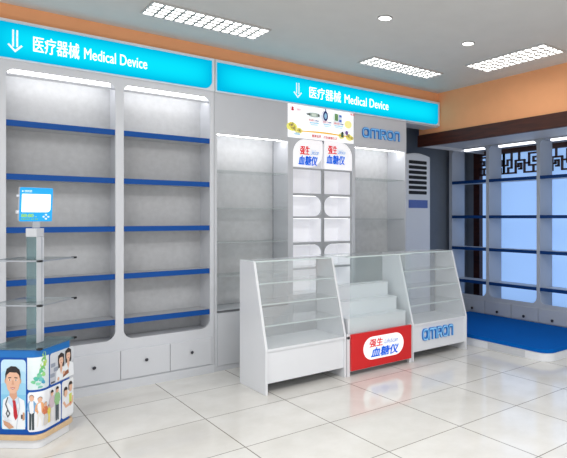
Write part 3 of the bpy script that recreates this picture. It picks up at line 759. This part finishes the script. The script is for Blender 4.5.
w.poly([(.19, .36), (.25, .375), (.245, .40), (.20, .39)], (150, 90, 60)); w.poly(ell(.20, .39, .012, .012, 8), SK); w.poly(ell(.15, .365, .01, .012, 8), SK)
poster('poster', 'poster of two long-haired women in white coats', w)
# family group
w = WPrint(); w.bg(-.060, .178, .100, .332, .014, (240, 242, 246), (232, 234, 240))
for (c_, b_, h_, t_, d_, hr, sk) in ((-.036, .112, .205, (120, 168, 208), (58, 70, 76), HR, False), (.006, .116, .185, (230, 166, 116), (226, 224, 220), HR, True), (.038, .118, .145, (214, 120, 80), (214, 206, 200), (70, 40, 30), True),
                                     (.066, .124, .115, (232, 214, 90), (236, 214, 120), HR, True), (.092, .12, .195, (212, 190, 200), (226, 222, 224), HR, True), (.138, .118, .205, (150, 196, 140), (72, 82, 92), HR, False)):
    figure(w, c_, b_, h_, t_, d_, hr, 1.0, sk)
poster('poster', 'poster of a family of six standing together', w)
# couple
w = WPrint(); w.bg(.188, .300, .100, .334, .014, (238, 240, 242), (226, 230, 230))
for cx, cz, top_, hair_ in ((.222, .262, (238, 240, 244), HR), (.268, .285, (206, 214, 96), (50, 36, 30))):
    w.poly([(cx - .038, .110), (cx + .03, .110), (cx + .032, cz - .055), (cx + .014, cz - .04), (cx - .016, cz - .04), (cx - .036, cz - .06)], top_ if cx < .25 else (236, 238, 242))
    if cx > .25: w.poly([(cx - .014, cz - .045), (cx + .014, cz - .045), (cx + .010, cz - .12), (cx - .012, cz - .12)], top_)
    w.poly(ell(cx, cz - .005, .018, .028, 12), (230, 184, 156)); w.poly(ell(cx, cz + .010, .0195, .022, 10, 0, pi), hair_); w.poly([(cx - .02, cz + .012), (cx - .012, cz + .016), (cx - .014, cz - .02), (cx - .02, cz - .016)], hair_)
w.poly(stroke([(.200, .205), (.225, .17), (.262, .175)], .016), (228, 180, 152)); w.poly(ell(.268, .178, .010, .012, 8), (214, 120, 90)); w.poly(stroke([(.29, .22), (.285, .18), (.262, .165)], .012), (228, 180, 152))
poster('poster', 'poster of a couple holding hands', w)

# ------------------------------------------------------------ blue handheld-style display standing on the kiosk column
dv = thing('display_device', 'blue framed screen with white display and yellow text on the kiosk column', 'display screen', (.538, 3.97, 1.29))
R = Matrix.Translation((.538, 3.97, 1.432)) @ Matrix.Rotation(radians(9), 4, 'Z') @ Matrix.Rotation(radians(6), 4, 'X')
TD = R @ frame((0, 0, 0), (1, 0, 0), (0, 0, 1))
hw, hh = .088, .103
CY = mat('device_blue', (6, 160, 234), .35, emit=.15, emit_rgb=(6, 166, 238))
MB().prism(rr(-hw, -hh, hw, hh, .006, 4), -.028, 0, M['greylam'], TD).build('case', dv, bevel=.002)
MB().prism(rr(-hw, -hh, hw, hh, .006, 4), 0, .003, CY, TD).build('bezel', dv, label='bright blue bezel')
MB().prism(rr(-hw + .011, -.046, hw - .011, .064, (.004, .02, .004, .004), 5), .003, .004, flat((252, 254, 255), .5), TD).build('screen', dv, label='white screen')
q = Print(TD); q.k = 6
q.text('omron', -.064, .074, -.026, .087, (240, 250, 255), bold=.02).poly(ell(-.074, .080, .004, .005, 10), (240, 250, 255)); q.mb.build('brand_print', dv)
q = Print(TD); q.k = 6
q.text('88:80', -.078, -.078, -.012, -.057, (180, 226, 60), bold=.04).text('PM', -.006, -.077, .004, -.070, (180, 226, 60)).text('MEMO 10 20', -.078, -.093, .010, -.084, (150, 214, 80), bold=.03); q.mb.build('readout_print', dv)
for dx, dz in ((.013, 0), (-.013, 0), (0, .0125), (0, -.0125)):
    MB().prism(ell(.054 + dx, -.074 + dz, .0062, .0058, 12), .003, .0055, flat((226, 244, 252)), TD).build('arrow_key', dv)
for z, r in ((.05, .007), (-.048, .011)):
    c = TD @ Vector((-hw - .012, z, -.014)); MB().cyl(c, TD.to_3x3() @ Vector((1, 0, 0)), r, r, .012, M['white']).build('connector', dv)
MB().box(-.02, .02, -.008, .008, 1.29, 1.35, M['metal'], Matrix.Translation((.540, 3.990, 0))).build('stand_neck', dv)

# ------------------------------------------------------------ light
def area(name, loc, sx, sy, power, rot=(0, 0, 0), col=(1, 1, 1)):
    l = bpy.data.lights.new(name, 'AREA'); l.shape = 'RECTANGLE'; l.size = sx; l.size_y = sy; l.energy = power; l.color = col
    o = bpy.data.objects.new(name, l); o.location = loc; o.rotation_euler = rot; link(o)
    return o
area('fill_lamp', (1.2, 1.2, 2.82), 1.2, .6, 36)  # unseen area lamps added overhead as fill light
area('fill_lamp', (3.1, 1.2, 2.82), 1.2, .6, 36)
area('fill_lamp', (-.6, 2.2, 2.82), 1.2, .6, 38)
w = bpy.data.worlds.new('world'); scene.world = w; w.use_nodes = True
bg = w.node_tree.nodes['Background']; bg.inputs['Color'].default_value = (.98, .99, 1, 1); bg.inputs['Strength'].default_value = 1.0

# ------------------------------------------------------------ camera
cam = bpy.data.cameras.new('camera'); cam.sensor_width = 36; cam.sensor_fit = 'HORIZONTAL'
cam.lens = 551.06 / 567 * 36
cam.shift_x = -(393 - 283.5) / 567; cam.shift_y = -(229 - 218) / 567
co = bpy.data.objects.new('camera', cam); co.location = (0, 0, 1.35); co.rotation_euler = (pi / 2, 0, -math.atan(473 / 551.06)); link(co)
scene.camera = co
